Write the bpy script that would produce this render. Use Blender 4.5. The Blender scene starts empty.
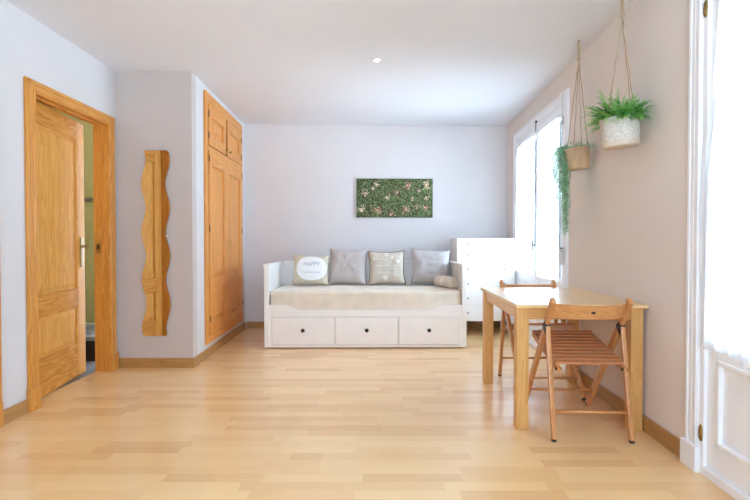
import bpy, bmesh, math, random
from mathutils import Vector, Matrix
random.seed(7)
S = bpy.context.scene
COL = S.collection
PI = math.pi

# ------------------------------------------------------------------ colour / materials
def lin(c):
    out = []
    for v in c:
        v = v / 255.0
        out.append(v / 12.92 if v <= 0.04045 else ((v + 0.055) / 1.055) ** 2.4)
    return (out[0], out[1], out[2], 1.0)

def new_mat(name):
    m = bpy.data.materials.new(name)
    m.use_nodes = True
    nt = m.node_tree
    return m, nt, nt.nodes['Principled BSDF']

def N(nt, kind, **kw):
    n = nt.nodes.new(kind)
    for k, v in kw.items():
        if k in n.inputs.keys():
            n.inputs[k].default_value = v
        else:
            setattr(n, k, v)
    return n

def L(nt, a, b):
    nt.links.new(a, b)

def ramp(nt, stops):
    r = nt.nodes.new('ShaderNodeValToRGB')
    el = r.color_ramp.elements
    el[0].position, el[0].color = stops[0]
    el[1].position, el[1].color = stops[-1]
    for p, c in stops[1:-1]:
        e = el.new(p)
        e.color = c
    return r

def math_n(nt, op, a, b=None):
    n = nt.nodes.new('ShaderNodeMath')
    n.operation = op
    for i, v in enumerate((a, b)):
        if v is None:
            continue
        if isinstance(v, (int, float)):
            n.inputs[i].default_value = v
        else:
            nt.links.new(v, n.inputs[i])
    return n.outputs[0]

def plain(name, c, rough=0.5, metal=0.0, var=0.03, scale=30, bump=0.0, spec=0.5, coat=0.0):
    m, nt, b = new_mat(name)
    tc = N(nt, 'ShaderNodeTexCoord')
    no = N(nt, 'ShaderNodeTexNoise', Scale=scale, Detail=3.0)
    L(nt, tc.outputs['Object'], no.inputs['Vector'])
    lo = [max(0, v * (1 - var)) for v in c]
    hi = [min(255, v * (1 + var)) for v in c]
    r = ramp(nt, [(0.3, lin(lo)), (0.7, lin(hi))])
    L(nt, no.outputs['Fac'], r.inputs['Fac'])
    L(nt, r.outputs['Color'], b.inputs['Base Color'])
    b.inputs['Roughness'].default_value = rough
    b.inputs['Metallic'].default_value = metal
    b.inputs['Specular IOR Level'].default_value = spec
    b.inputs['Coat Weight'].default_value = coat
    if bump:
        bp = N(nt, 'ShaderNodeBump', Strength=bump, Distance=0.002)
        L(nt, no.outputs['Fac'], bp.inputs['Height'])
        L(nt, bp.outputs['Normal'], b.inputs['Normal'])
    return m

def wood(name, light, dark, axis='Z', rough=0.38, freq=1.0, coat=0.0, fine=0.35, spec=0.5):
    m, nt, b = new_mat(name)
    tc = N(nt, 'ShaderNodeTexCoord')
    s1, s2 = 9.0 * freq, 0.7 * freq
    f1, f2 = 90.0 * freq, 3.0 * freq
    ax = 'XYZ'.index(axis)
    v1 = [s1] * 3; v1[ax] = s2
    v2 = [f1] * 3; v2[ax] = f2
    mp = N(nt, 'ShaderNodeMapping'); mp.inputs['Scale'].default_value = v1
    mp2 = N(nt, 'ShaderNodeMapping'); mp2.inputs['Scale'].default_value = v2
    L(nt, tc.outputs['Object'], mp.inputs['Vector'])
    L(nt, tc.outputs['Object'], mp2.inputs['Vector'])
    n1 = N(nt, 'ShaderNodeTexNoise', Scale=1.6, Detail=3.0, Distortion=0.6)
    L(nt, mp.outputs['Vector'], n1.inputs['Vector'])
    # growth rings: bands of the slow noise
    ring = math_n(nt, 'FRACT', math_n(nt, 'MULTIPLY', n1.outputs['Fac'], 7.0))
    n2 = N(nt, 'ShaderNodeTexNoise', Scale=1.0, Detail=2.0)
    L(nt, mp2.outputs['Vector'], n2.inputs['Vector'])
    a = math_n(nt, 'MULTIPLY', ring, 0.55)
    c = math_n(nt, 'MULTIPLY', n2.outputs['Fac'], fine)
    d = math_n(nt, 'ADD', a, c)
    mid = [(x + y) / 2 for x, y in zip(light, dark)]
    r = ramp(nt, [(0.05, lin(light)), (0.5, lin(mid)), (0.85, lin(dark))])
    L(nt, d, r.inputs['Fac'])
    L(nt, r.outputs['Color'], b.inputs['Base Color'])
    b.inputs['Roughness'].default_value = rough
    b.inputs['Specular IOR Level'].default_value = spec
    b.inputs['Coat Weight'].default_value = coat
    b.inputs['Coat Roughness'].default_value = 0.15
    bp = N(nt, 'ShaderNodeBump', Strength=0.08, Distance=0.001)
    L(nt, n2.outputs['Fac'], bp.inputs['Height'])
    L(nt, bp.outputs['Normal'], b.inputs['Normal'])
    return m

def fabric(name, c, var=0.06, weave=260, bump=0.25):
    m, nt, b = new_mat(name)
    tc = N(nt, 'ShaderNodeTexCoord')
    n1 = N(nt, 'ShaderNodeTexNoise', Scale=9.0, Detail=4.0)
    n2 = N(nt, 'ShaderNodeTexNoise', Scale=float(weave), Detail=1.0)
    L(nt, tc.outputs['Object'], n1.inputs['Vector'])
    L(nt, tc.outputs['Object'], n2.inputs['Vector'])
    s = math_n(nt, 'ADD', math_n(nt, 'MULTIPLY', n1.outputs['Fac'], 0.6), math_n(nt, 'MULTIPLY', n2.outputs['Fac'], 0.4))
    r = ramp(nt, [(0.3, lin([v * (1 - var) for v in c])), (0.7, lin([min(255, v * (1 + var)) for v in c]))])
    L(nt, s, r.inputs['Fac'])
    L(nt, r.outputs['Color'], b.inputs['Base Color'])
    b.inputs['Roughness'].default_value = 0.9
    b.inputs['Sheen Weight'].default_value = 0.15
    bp = N(nt, 'ShaderNodeBump', Strength=bump, Distance=0.003)
    L(nt, n2.outputs['Fac'], bp.inputs['Height'])
    L(nt, bp.outputs['Normal'], b.inputs['Normal'])
    return m

def floor_mat():
    m, nt, b = new_mat('beech_strip_parquet')
    tc = N(nt, 'ShaderNodeTexCoord')
    sp = N(nt, 'ShaderNodeSeparateXYZ')
    L(nt, tc.outputs['Object'], sp.inputs['Vector'])
    X, Y = sp.outputs['X'], sp.outputs['Y']
    rowf = math_n(nt, 'DIVIDE', Y, 0.078)
    row = math_n(nt, 'FLOOR', rowf)
    wn = N(nt, 'ShaderNodeTexWhiteNoise', noise_dimensions='1D')
    L(nt, row, wn.inputs['W'])
    xo = math_n(nt, 'ADD', math_n(nt, 'DIVIDE', X, 0.46), math_n(nt, 'MULTIPLY', wn.outputs['Value'], 17.0))
    colid = math_n(nt, 'FLOOR', xo)
    cmb = N(nt, 'ShaderNodeCombineXYZ')
    L(nt, row, cmb.inputs['X']); L(nt, colid, cmb.inputs['Y'])
    wn2 = N(nt, 'ShaderNodeTexWhiteNoise', noise_dimensions='3D')
    L(nt, cmb.outputs['Vector'], wn2.inputs['Vector'])
    # wide boards (three strips each) differ a little too
    rowb = math_n(nt, 'FLOOR', math_n(nt, 'DIVIDE', rowf, 3.0))
    wn3 = N(nt, 'ShaderNodeTexWhiteNoise', noise_dimensions='1D'); L(nt, rowb, wn3.inputs['W'])
    xb = math_n(nt, 'FLOOR', math_n(nt, 'ADD', math_n(nt, 'DIVIDE', X, 1.25), math_n(nt, 'MULTIPLY', wn3.outputs['Value'], 9.0)))
    cm3 = N(nt, 'ShaderNodeCombineXYZ'); L(nt, rowb, cm3.inputs['X']); L(nt, xb, cm3.inputs['Y'])
    wn4 = N(nt, 'ShaderNodeTexWhiteNoise', noise_dimensions='3D'); L(nt, cm3.outputs['Vector'], wn4.inputs['Vector'])
    mp = N(nt, 'ShaderNodeMapping'); mp.inputs['Scale'].default_value = (2.5, 30, 1)
    L(nt, tc.outputs['Object'], mp.inputs['Vector'])
    gr = N(nt, 'ShaderNodeTexNoise', Scale=2.0, Detail=4.0, Distortion=0.4)
    L(nt, mp.outputs['Vector'], gr.inputs['Vector'])
    v = math_n(nt, 'ADD', math_n(nt, 'MULTIPLY', math_n(nt, 'POWER', wn2.outputs['Value'], 1.5), 0.52), math_n(nt, 'MULTIPLY', gr.outputs['Fac'], 0.28))
    v = math_n(nt, 'ADD', v, math_n(nt, 'MULTIPLY', wn4.outputs['Value'], 0.22))
    r = ramp(nt, [(0.1, lin(FLOOR_C[0])), (0.5, lin(FLOOR_C[1])), (0.95, lin(FLOOR_C[2]))])
    L(nt, v, r.inputs['Fac'])
    # thin joints between strips
    fy = math_n(nt, 'FRACT', math_n(nt, 'DIVIDE', rowf, 3.0))
    j1 = math_n(nt, 'LESS_THAN', fy, 0.008)
    mx = N(nt, 'ShaderNodeMixRGB'); mx.inputs['Color2'].default_value = lin((150, 110, 72))
    L(nt, math_n(nt, 'MULTIPLY', j1, 0.25), mx.inputs['Fac'])
    L(nt, r.outputs['Color'], mx.inputs['Color1'])
    L(nt, mx.outputs['Color'], b.inputs['Base Color'])
    b.inputs['Roughness'].default_value = 0.3
    b.inputs['Coat Weight'].default_value = 0.6
    b.inputs['Coat Roughness'].default_value = 0.22
    b.inputs['Coat IOR'].default_value = 1.6
    return m

FLOOR_C = [(245, 210, 156), (239, 196, 140), (217, 163, 106)]

M = {}
M['wall'] = plain('wall_paint', (209, 206, 207), 0.85, var=0.008, scale=3, spec=0.2)
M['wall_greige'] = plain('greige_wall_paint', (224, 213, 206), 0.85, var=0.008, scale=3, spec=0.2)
M['wall_shade'] = plain('greige_closet_paint_dimmed', (194, 183, 178), 0.85, var=0.008, scale=3, spec=0.2)  # greige deepened so that this face looks less lit
M['wall_pale'] = plain('pale_grey_wall_paint', (214, 208, 208), 0.85, var=0.008, scale=3, spec=0.2)
M['ceil'] = plain('ceiling_paint', (226, 226, 231), 0.9, var=0.006, scale=2, spec=0.2)
M['white'] = plain('white_lacquer', (238, 234, 231), 0.38, var=0.01, scale=6)
M['white_joinery'] = plain('white_joinery_paint', (240, 240, 243), 0.42, var=0.01, scale=6)
M['floor'] = floor_mat()
HON = ((232, 180, 94), (206, 144, 58))
M['pine_v'] = wood('honey_pine_upright', HON[0], HON[1], 'Z')
M['pine_y'] = wood('honey_pine_level', HON[0], HON[1], 'Y')
M['leaf_v'] = wood('door_leaf_pine_upright', (230, 174, 94), (196, 132, 54), 'Z', 0.6, spec=0.22)
M['leaf_y'] = wood('door_leaf_pine_level', (224, 164, 82), (178, 110, 38), 'Y', 0.6, spec=0.22)
CAS = ((220, 156, 76), (190, 120, 40))
M['case_v'] = wood('varnished_casing_upright', CAS[0], CAS[1], 'Z', 0.33)
M['case_y'] = wood('varnished_casing_level', CAS[0], CAS[1], 'Y', 0.33)
WAR = ((232, 164, 86), (198, 122, 48))
M['ward_v'] = wood('wardrobe_pine_upright', WAR[0], WAR[1], 'Z', 0.4)
M['ward_y'] = wood('wardrobe_pine_level', WAR[0], WAR[1], 'Y', 0.4)
SK = ((182, 138, 82), (158, 112, 58))
M['skirt_x'] = wood('skirting_wood_x', SK[0], SK[1], 'X', 0.35, fine=0.3)
M['skirt_y'] = wood('skirting_wood_y', SK[0], SK[1], 'Y', 0.35, fine=0.3)
TB = ((220, 170, 104), (200, 144, 80))
M['tab_top'] = wood('table_top_pine_with_sheen', (236, 204, 152), (222, 180, 124), 'Y', 0.25, fine=0.25, coat=0.3)  # paler than the legs: window sheen put into the colour
M['tab_x'] = wood('table_pine_x', TB[0], TB[1], 'X', 0.35, fine=0.3)
M['tab_y'] = wood('table_pine_y', TB[0], TB[1], 'Y', 0.27, fine=0.25, coat=0.25)
M['tab_z'] = wood('table_pine_upright', TB[0], TB[1], 'Z', 0.4, fine=0.3)
CH = ((212, 152, 94), (182, 116, 62))
M['ch_seat'] = wood('chair_seat_beech', (196, 132, 88), (168, 104, 66), 'X', 0.28, fine=0.3, coat=0.3)
M['ch_x'] = wood('chair_beech_x', CH[0], CH[1], 'X', 0.32, fine=0.3, coat=0.15)
M['ch_z'] = wood('chair_beech_upright', CH[0], CH[1], 'Z', 0.32, fine=0.3, coat=0.15)
M['ch_y'] = wood('chair_beech_y', CH[0], CH[1], 'Y', 0.32, fine=0.3, coat=0.15)
M['brass'] = plain('aged_brass', (196, 160, 92), 0.3, metal=1.0, var=0.08)
M['bronze'] = plain('old_brass_handle', (150, 118, 70), 0.4, metal=0.9, var=0.1)
M['dark_metal'] = plain('dark_bronze', (58, 50, 44), 0.4, metal=0.8, var=0.1)
M['steel'] = plain('brushed_steel', (150, 150, 152), 0.35, metal=1.0)
M['black'] = plain('black_plastic', (24, 24, 26), 0.5)
M['dark'] = plain('dark_interior', (46, 28, 16), 0.8)
M['rubber'] = plain('dark_rubber_foot', (40, 32, 28), 0.7)
M['strapbox'] = plain('pale_grey_plastic', (206, 204, 204), 0.5)
M['linen'] = fabric('beige_linen_cover', (224, 212, 195), 0.05)
M['grey_cushion'] = fabric('grey_cushion_cloth', (184, 175, 172), 0.05)
M['grey_cushion_b'] = fabric('grey_cushion_cloth_darker', (178, 170, 168), 0.05)
M['beige_cushion'] = fabric('beige_cushion_cloth', (206, 194, 172), 0.06)
M['taupe_cushion'] = fabric('taupe_printed_cushion_cloth', (196, 184, 170), 0.07)
M['patch'] = fabric('white_cushion_patch', (236, 236, 237), 0.02)
M['piping'] = fabric('taupe_piping', (122, 106, 92), 0.08)
M['print_white'] = fabric('white_print', (226, 219, 209), 0.03)
M['print_grey'] = fabric('grey_lettering', (172, 168, 172), 0.04)
M['blanket'] = fabric('rolled_blanket_wool', (204, 190, 174), 0.12, weave=120, bump=0.5)
M['rope'] = fabric('jute_rope', (178, 154, 128), 0.15)
M['jute'] = fabric('woven_jute_pot', (190, 160, 126), 0.14, weave=160, bump=0.6)
M['greenwall'] = plain('bathroom_tile', (164, 152, 94), 0.6, var=0.03)
M['tile_grey'] = plain('grey_floor_tile', (120, 116, 116), 0.4)
M['porcelain'] = plain('pale_porcelain', (170, 168, 156), 0.3)
M['soil'] = plain('dark_soil', (60, 46, 36), 0.95, var=0.2)

def pot_mat():      # woven pot, whitewashed in the middle with a beiger band at the foot
    m, nt, b = new_mat('whitewashed_woven_pot')
    tc = N(nt, 'ShaderNodeTexCoord')
    sp = N(nt, 'ShaderNodeSeparateXYZ'); L(nt, tc.outputs['Object'], sp.inputs['Vector'])
    no = N(nt, 'ShaderNodeTexNoise', Scale=110.0, Detail=3.0); L(nt, tc.outputs['Object'], no.inputs['Vector'])
    r = ramp(nt, [(0.35, lin((188, 176, 163))), (0.62, lin((218, 210, 202)))]); L(nt, no.outputs['Fac'], r.inputs['Fac'])
    r2 = ramp(nt, [(0.35, lin((200, 182, 160))), (0.65, lin((218, 203, 184)))]); L(nt, no.outputs['Fac'], r2.inputs['Fac'])
    mr = N(nt, 'ShaderNodeMapRange'); mr.inputs['From Min'].default_value = 0.02; mr.inputs['From Max'].default_value = 0.035
    L(nt, sp.outputs['Z'], mr.inputs['Value'])
    mx = N(nt, 'ShaderNodeMixRGB'); L(nt, mr.outputs['Result'], mx.inputs['Fac'])
    L(nt, r2.outputs['Color'], mx.inputs['Color1']); L(nt, r.outputs['Color'], mx.inputs['Color2'])
    L(nt, mx.outputs['Color'], b.inputs['Base Color'])
    b.inputs['Roughness'].default_value = 0.85
    bp = N(nt, 'ShaderNodeBump', Strength=0.7, Distance=0.004); L(nt, no.outputs['Fac'], bp.inputs['Height']); L(nt, bp.outputs['Normal'], b.inputs['Normal'])
    return m
M['pot'] = pot_mat()

def leaf_mat(name, c, trans=0.4):
    m, nt, b = new_mat(name)
    tc = N(nt, 'ShaderNodeTexCoord')
    no = N(nt, 'ShaderNodeTexNoise', Scale=25.0, Detail=2.0); L(nt, tc.outputs['Object'], no.inputs['Vector'])
    r = ramp(nt, [(0.3, lin([v * 0.8 for v in c])), (0.7, lin([min(255, v * 1.15) for v in c]))]); L(nt, no.outputs['Fac'], r.inputs['Fac'])
    L(nt, r.outputs['Color'], b.inputs['Base Color'])
    b.inputs['Roughness'].default_value = 0.5
    tr = N(nt, 'ShaderNodeBsdfTranslucent'); L(nt, r.outputs['Color'], tr.inputs['Color'])
    mx = N(nt, 'ShaderNodeMixShader'); mx.inputs['Fac'].default_value = trans
    out = nt.nodes['Material Output']
    L(nt, b.outputs[0], mx.inputs[1]); L(nt, tr.outputs[0], mx.inputs[2]); L(nt, mx.outputs[0], out.inputs['Surface'])
    return m
M['fern_a'] = leaf_mat('fern_green', (132, 200, 104))
M['fern_b'] = leaf_mat('fern_light_green', (178, 226, 138))
M['fern_c'] = leaf_mat('fern_deep_green', (92, 162, 82))
M['trail_a'] = leaf_mat('trailing_leaf_green', (178, 222, 184))
M['trail_b'] = leaf_mat('trailing_leaf_pale', (212, 234, 212))
M['trail_c'] = leaf_mat('trailing_leaf_deep', (142, 198, 154))

def mirror_mat():
    m, nt, b = new_mat('mirror_silver')
    b.inputs['Base Color'].default_value = (0.93, 0.93, 0.92, 1)
    b.inputs['Metallic'].default_value = 1.0
    no = N(nt, 'ShaderNodeTexNoise', Scale=3.0); r = ramp(nt, [(0.0, (0.008,) * 3 + (1,)), (1.0, (0.02,) * 3 + (1,))])
    L(nt, no.outputs['Fac'], r.inputs['Fac']); L(nt, r.outputs['Color'], b.inputs['Roughness'])
    return m
M['mirror'] = mirror_mat()

def glass_mat():
    m, nt, b = new_mat('window_pane_glass')
    out = nt.nodes['Material Output']
    tr = N(nt, 'ShaderNodeBsdfTransparent'); tr.inputs['Color'].default_value = (0.96, 0.98, 0.97, 1)
    gl = N(nt, 'ShaderNodeBsdfGlossy'); gl.inputs['Roughness'].default_value = 0.02
    fr = N(nt, 'ShaderNodeFresnel', IOR=1.45)
    mx = N(nt, 'ShaderNodeMixShader'); L(nt, fr.outputs[0], mx.inputs['Fac'])
    L(nt, tr.outputs[0], mx.inputs[1]); L(nt, gl.outputs[0], mx.inputs[2]); L(nt, mx.outputs[0], out.inputs['Surface'])
    return m
M['glass'] = glass_mat()

def sheer_mat():
    m, nt, b = new_mat('sheer_white_voile')
    out = nt.nodes['Material Output']
    tc = N(nt, 'ShaderNodeTexCoord')
    no = N(nt, 'ShaderNodeTexNoise', Scale=7.0, Detail=2.0); L(nt, tc.outputs['Object'], no.inputs['Vector'])
    r = ramp(nt, [(0.2, (0.86, 0.88, 0.9, 1)), (0.8, (0.93, 0.94, 0.95, 1))]); L(nt, no.outputs['Fac'], r.inputs['Fac'])
    df = N(nt, 'ShaderNodeBsdfDiffuse'); L(nt, r.outputs['Color'], df.inputs['Color'])
    tl = N(nt, 'ShaderNodeBsdfTranslucent'); L(nt, r.outputs['Color'], tl.inputs['Color'])
    tr = N(nt, 'ShaderNodeBsdfTransparent')
    m1 = N(nt, 'ShaderNodeMixShader'); m1.inputs['Fac'].default_value = 0.6
    L(nt, df.outputs[0], m1.inputs[1]); L(nt, tl.outputs[0], m1.inputs[2])
    m2 = N(nt, 'ShaderNodeMixShader'); m2.inputs['Fac'].default_value = 0.3
    L(nt, m1.outputs[0], m2.inputs[1]); L(nt, tr.outputs[0], m2.inputs[2]); L(nt, m2.outputs[0], out.inputs['Surface'])
    return m
M['sheer'] = sheer_mat()

def emit_mat(name, c, s):
    m, nt, b = new_mat(name)
    b.inputs['Base Color'].default_value = c
    b.inputs['Emission Color'].default_value = c
    b.inputs['Emission Strength'].default_value = s
    return m
M['lamp'] = emit_mat('lit_spot_lens', (1, 0.95, 0.88, 1), 25.0)

# ------------------------------------------------------------------ mesh builder
class MB:
    def __init__(self):
        self.bm = bmesh.new()
        self.mats = []
    def mi(self, m):
        if m not in self.mats:
            self.mats.append(m)
        return self.mats.index(m)
    def _add(self, verts, faces, m, smooth=False):
        i = self.mi(m)
        vs = [self.bm.verts.new(v) for v in verts]
        out = []
        for f in faces:
            try:
                fc = self.bm.faces.new([vs[k] for k in f])
            except ValueError:
                continue
            fc.material_index = i
            fc.smooth = smooth
            out.append(fc)
        return vs, out
    def box(self, x0, x1, y0, y1, z0, z1, m, bev=0.0):
        vs, fs = self._add([(x0, y0, z0), (x1, y0, z0), (x1, y1, z0), (x0, y1, z0), (x0, y0, z1), (x1, y0, z1), (x1, y1, z1), (x0, y1, z1)],
                           [(3, 2, 1, 0), (4, 5, 6, 7), (0, 1, 5, 4), (1, 2, 6, 5), (2, 3, 7, 6), (3, 0, 4, 7)], m)
        if bev:
            es = list({e for f in fs for e in f.edges})
            r = bmesh.ops.bevel(self.bm, geom=es, offset=bev, segments=2, profile=0.6, affect='EDGES')
            for f in r['faces']:
                f.material_index = self.mi(m)
        return self
    def beam(self, p, q, w, t, m, up=(0, 0, 1), bev=0.0, taper=1.0):
        """rectangular bar from p to q; w along the side axis, t along the remaining axis"""
        p, q = Vector(p), Vector(q)
        d = (q - p).normalized()
        s = d.cross(Vector(up)).normalized()
        u = s.cross(d).normalized()
        V = []
        for c, k in ((p, 1.0), (q, taper)):
            for a, b in ((-1, -1), (1, -1), (1, 1), (-1, 1)):
                V.append(c + s * (a * w * k / 2) + u * (b * t * k / 2))
        vs, fs = self._add(V, [(3, 2, 1, 0), (4, 5, 6, 7), (0, 1, 5, 4), (1, 2, 6, 5), (2, 3, 7, 6), (3, 0, 4, 7)], m)
        if bev:
            es = list({e for f in fs for e in f.edges})
            r = bmesh.ops.bevel(self.bm, geom=es, offset=bev, segments=2, profile=0.6, affect='EDGES')
            for f in r['faces']:
                f.material_index = self.mi(m)
        return self
    def tube(self, pts, r, m, n=8, caps=True, closed=False):
        pts = [Vector(p) for p in pts]
        rs = r if isinstance(r, (list, tuple)) else [r] * len(pts)
        V, F = [], []
        k = len(pts)
        prev = None
        for i, p in enumerate(pts):
            a = pts[(i - 1) % k] if (i or closed) else pts[0]
            b = pts[(i + 1) % k] if (i < k - 1 or closed) else pts[-1]
            d = (b - a).normalized()
            if prev is None:
                s = d.cross(Vector((0, 0, 1)))
                if s.length < 1e-3:
                    s = d.cross(Vector((1, 0, 0)))
            else:
                s = prev - d * prev.dot(d)
            s.normalize(); prev = s
            u = d.cross(s)
            for j in range(n):
                t = 2 * PI * j / n
                V.append(p + (s * math.cos(t) + u * math.sin(t)) * rs[i])
        rng = k if closed else k - 1
        for i in range(rng):
            for j in range(n):
                a, b = i * n + j, i * n + (j + 1) % n
                c, d = ((i + 1) % k) * n + (j + 1) % n, ((i + 1) % k) * n + j
                F.append((a, b, c, d))
        if caps and not closed:
            F.append(tuple(reversed(range(n)))); F.append(tuple((k - 1) * n + j for j in range(n)))
        self._add(V, F, m, True)
        return self
    def lathe(self, prof, m, c=(0, 0, 0), n=32, axis='Z', caps=True):
        V, F = [], []
        k = len(prof)
        for r, h in prof:
            for j in range(n):
                t = 2 * PI * j / n
                a, b = r * math.cos(t), r * math.sin(t)
                if axis == 'Z': v = (a, b, h)
                elif axis == 'X': v = (h, a, b)
                else: v = (b, h, a)
                V.append((c[0] + v[0], c[1] + v[1], c[2] + v[2]))
        for i in range(k - 1):
            for j in range(n):
                F.append((i * n + j, i * n + (j + 1) % n, (i + 1) * n + (j + 1) % n, (i + 1) * n + j))
        if caps:
            F.append(tuple(reversed(range(n)))); F.append(tuple((k - 1) * n + j for j in range(n)))
        self._add(V, F, m, True)
        return self
    def poly(self, pts, m, smooth=False):
        self._add(pts, [tuple(range(len(pts)))], m, smooth)
        return self
    def prism(self, outline, d, m, smooth_sides=False):
        """closed outline (3-D points) extruded by vector d"""
        n = len(outline)
        d = Vector(d)
        V = [Vector(p) for p in outline] + [Vector(p) + d for p in outline]
        F = [tuple(reversed(range(n))), tuple(range(n, 2 * n))]
        self._add(V, F, m)
        V2, F2 = list(V), [(i, (i + 1) % n, n + (i + 1) % n, n + i) for i in range(n)]
        self._add(V2, F2, m, smooth_sides)
        return self
    def build(self, name, parent=None, loc=(0, 0, 0), rot=(0, 0, 0), fix=True):
        if fix:
            bmesh.ops.recalc_face_normals(self.bm, faces=self.bm.faces[:])
        me = bpy.data.meshes.new(name)
        self.bm.to_mesh(me); self.bm.free()
        for m in self.mats:
            me.materials.append(M[m])
        o = bpy.data.objects.new(name, me)
        COL.objects.link(o)
        if parent is not None:
            o.parent = parent
        o.location = loc; o.rotation_euler = rot
        return o

def empty(name, loc=(0, 0, 0), rz=0.0):
    o = bpy.data.objects.new(name, None)
    o.empty_display_size = 0.1
    COL.objects.link(o)
    o.location = loc; o.rotation_euler = (0, 0, rz)
    return o

def tag(o, label, cat, group=None, kind=None):
    o['label'] = label; o['category'] = cat
    if group: o['group'] = group
    if kind: o['kind'] = kind
    return o

def struct(o, label=None, cat=None):
    o['kind'] = 'structure'
    if label: o['label'] = label
    if cat: o['category'] = cat
    return o

def copy_tree(o, parent=None):
    c = o.copy(); COL.objects.link(c)
    if parent is not None: c.parent = parent
    for ch in list(o.children):
        copy_tree(ch, c)
    return c

# ------------------------------------------------------------------ the room
CEIL = 2.56
XL = -2.236                                   # left wall face
RW = dict(loc=(1.469, 0, 0), rz=-math.atan(0.034))   # right wall: local y runs along it, room at local x < 0
CS = dict(loc=(-1.4513, 0, 0), rz=math.atan(0.0297)) # side of the closet block: room at local x > 0
BW = dict(loc=(0, 6.329, 0), rz=0.030)               # back wall: local x runs along it, room at local y < 0
REAR = -1.7

def wall_boxes(mb, t0, t1, y0, y1, openings, m='wall', H=CEIL):
    ys = y0
    for a, b, z0, z1 in sorted(openings):
        mb.box(t0, t1, ys, a, 0, H, m)
        if z0 > 0: mb.box(t0, t1, a, b, 0, z0, m)
        mb.box(t0, t1, a, b, z1, H, m)
        ys = b
    mb.box(t0, t1, ys, y1, 0, H, m)

b = MB(); b.box(-4.0, 1.86, REAR - .2, 6.7, -0.12, 0.0, 'floor'); struct(b.build('floor'), 'pale beech strip floor laid crosswise through the room', 'floor')
b = MB(); b.box(-4.0, 1.95, REAR - .2, 6.7, CEIL, CEIL + 0.12, 'ceil'); struct(b.build('ceiling'), 'plain white ceiling', 'ceiling')

b = MB(); wall_boxes(b, XL - 0.116, XL, REAR, 4.33, [(2.00, 2.822, 0, 2.09), (3.265, 4.210, 0, 2.09)])
struct(b.build('wall_left'), 'white left wall with the wooden door', 'wall')

# closet block: front face (with mirror) and side face (with wardrobe)
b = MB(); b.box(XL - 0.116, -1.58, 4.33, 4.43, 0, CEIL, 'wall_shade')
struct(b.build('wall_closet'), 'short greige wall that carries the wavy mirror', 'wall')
b = MB(); b.box(-0.1, 0, 4.435, 6.45, 0, CEIL, 'wall')
struct(b.build('wall_recess', None, CS['loc'], (0, 0, CS['rz'])), 'white side of the closet block around the wardrobe', 'wall')
b = MB(); b.box(-1.75, 1.85, 0, 0.12, 0, CEIL, 'wall_pale')
struct(b.build('wall_back', None, BW['loc'], (0, 0, BW['rz'])), 'pale grey back wall behind the daybed', 'wall')
b = MB(); wall_boxes(b, 0, 0.2, REAR, 6.50, [(1.52, 2.363, 0, 2.275), (4.247, 5.904, 0, 2.275)], 'wall_greige')
struct(b.build('wall_right', None, RW['loc'], (0, 0, RW['rz'])), 'greige right wall with two balcony doors', 'wall')
b = MB()
b.box(-4.0, -1.1, REAR - .12, REAR, 0, CEIL, 'wall'); b.box(0.7, 1.6, REAR - .12, REAR, 0, CEIL, 'wall')
b.box(-1.1, 0.7, REAR - .12, REAR, 0, 0.85, 'wall'); b.box(-1.1, 0.7, REAR - .12, REAR, 2.25, CEIL, 'wall')
struct(b.build('wall_rear'), 'unseen wall behind the camera, opened for added daylight', 'wall')
w3 = empty('added_rear_window', (0, REAR, 0)); struct(w3, 'added window behind the camera for extra daylight', 'window')  # invented opening, lets in daylight from behind the camera
b = MB()
for x in (-1.1, -0.23, 0.64): b.box(x, x + 0.06, -0.1, -0.03, 0.85, 2.25, 'white_joinery')
b.box(-1.1, 0.7, -0.1, -0.03, 0.85, 0.91, 'white_joinery'); b.box(-1.1, 0.7, -0.1, -0.03, 2.19, 2.25, 'white_joinery')
b.build('window_frame', w3)
b = MB(); b.box(-1.06, 0.66, -0.07, -0.064, 0.9, 2.2, 'glass'); b.build('pane', w3)

# bathroom behind the door
b = MB()
b.box(-3.7, -3.6, 2.6, 5.4, 0, CEIL, 'greenwall'); b.box(-3.7, XL - 0.116, 5.3, 5.4, 0, CEIL, 'greenwall'); b.box(-3.7, XL - 0.12, 2.6, 2.7, 0, CEIL, 'greenwall')
for z in (1.52,):
    b.box(-3.6, XL - 0.13, 5.285, 5.3, z, z + 0.035, 'steel')
struct(b.build('wall_bathroom'), 'greenish tiled wall seen through the door gap', 'wall')

# skirting boards
def skirt(mb, x0, x1, y0, y1, m, h=0.085):
    mb.box(x0, x1, y0, y1, 0, h, m, 0.003)
b = MB(); skirt(b, XL, XL + 0.014, 2.9515, 3.187, 'skirt_y'); skirt(b, XL, XL + 0.014, REAR, 1.88, 'skirt_y'); struct(b.build('baseboard_left'))
b = MB(); skirt(b, XL + 0.016, -1.568, 4.316, 4.33, 'skirt_x'); struct(b.build('baseboard_closet'))
b = MB(); skirt(b, 0, 0.013, 4.331, 6.26, 'skirt_y'); struct(b.build('baseboard_recess', None, CS['loc'], (0, 0, CS['rz'])))
b = MB(); skirt(b, -1.62, 1.66, -0.014, 0, 'skirt_x'); struct(b.build('baseboard_back', None, BW['loc'], (0, 0, BW['rz'])))
b = MB(); skirt(b, -0.013, 0, 2.479, 4.155, 'skirt_y', .09); skirt(b, -0.013, 0, 5.996, 6.33, 'skirt_y', .09); struct(b.build('baseboard_right', None, RW['loc'], (0, 0, RW['rz'])))

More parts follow.
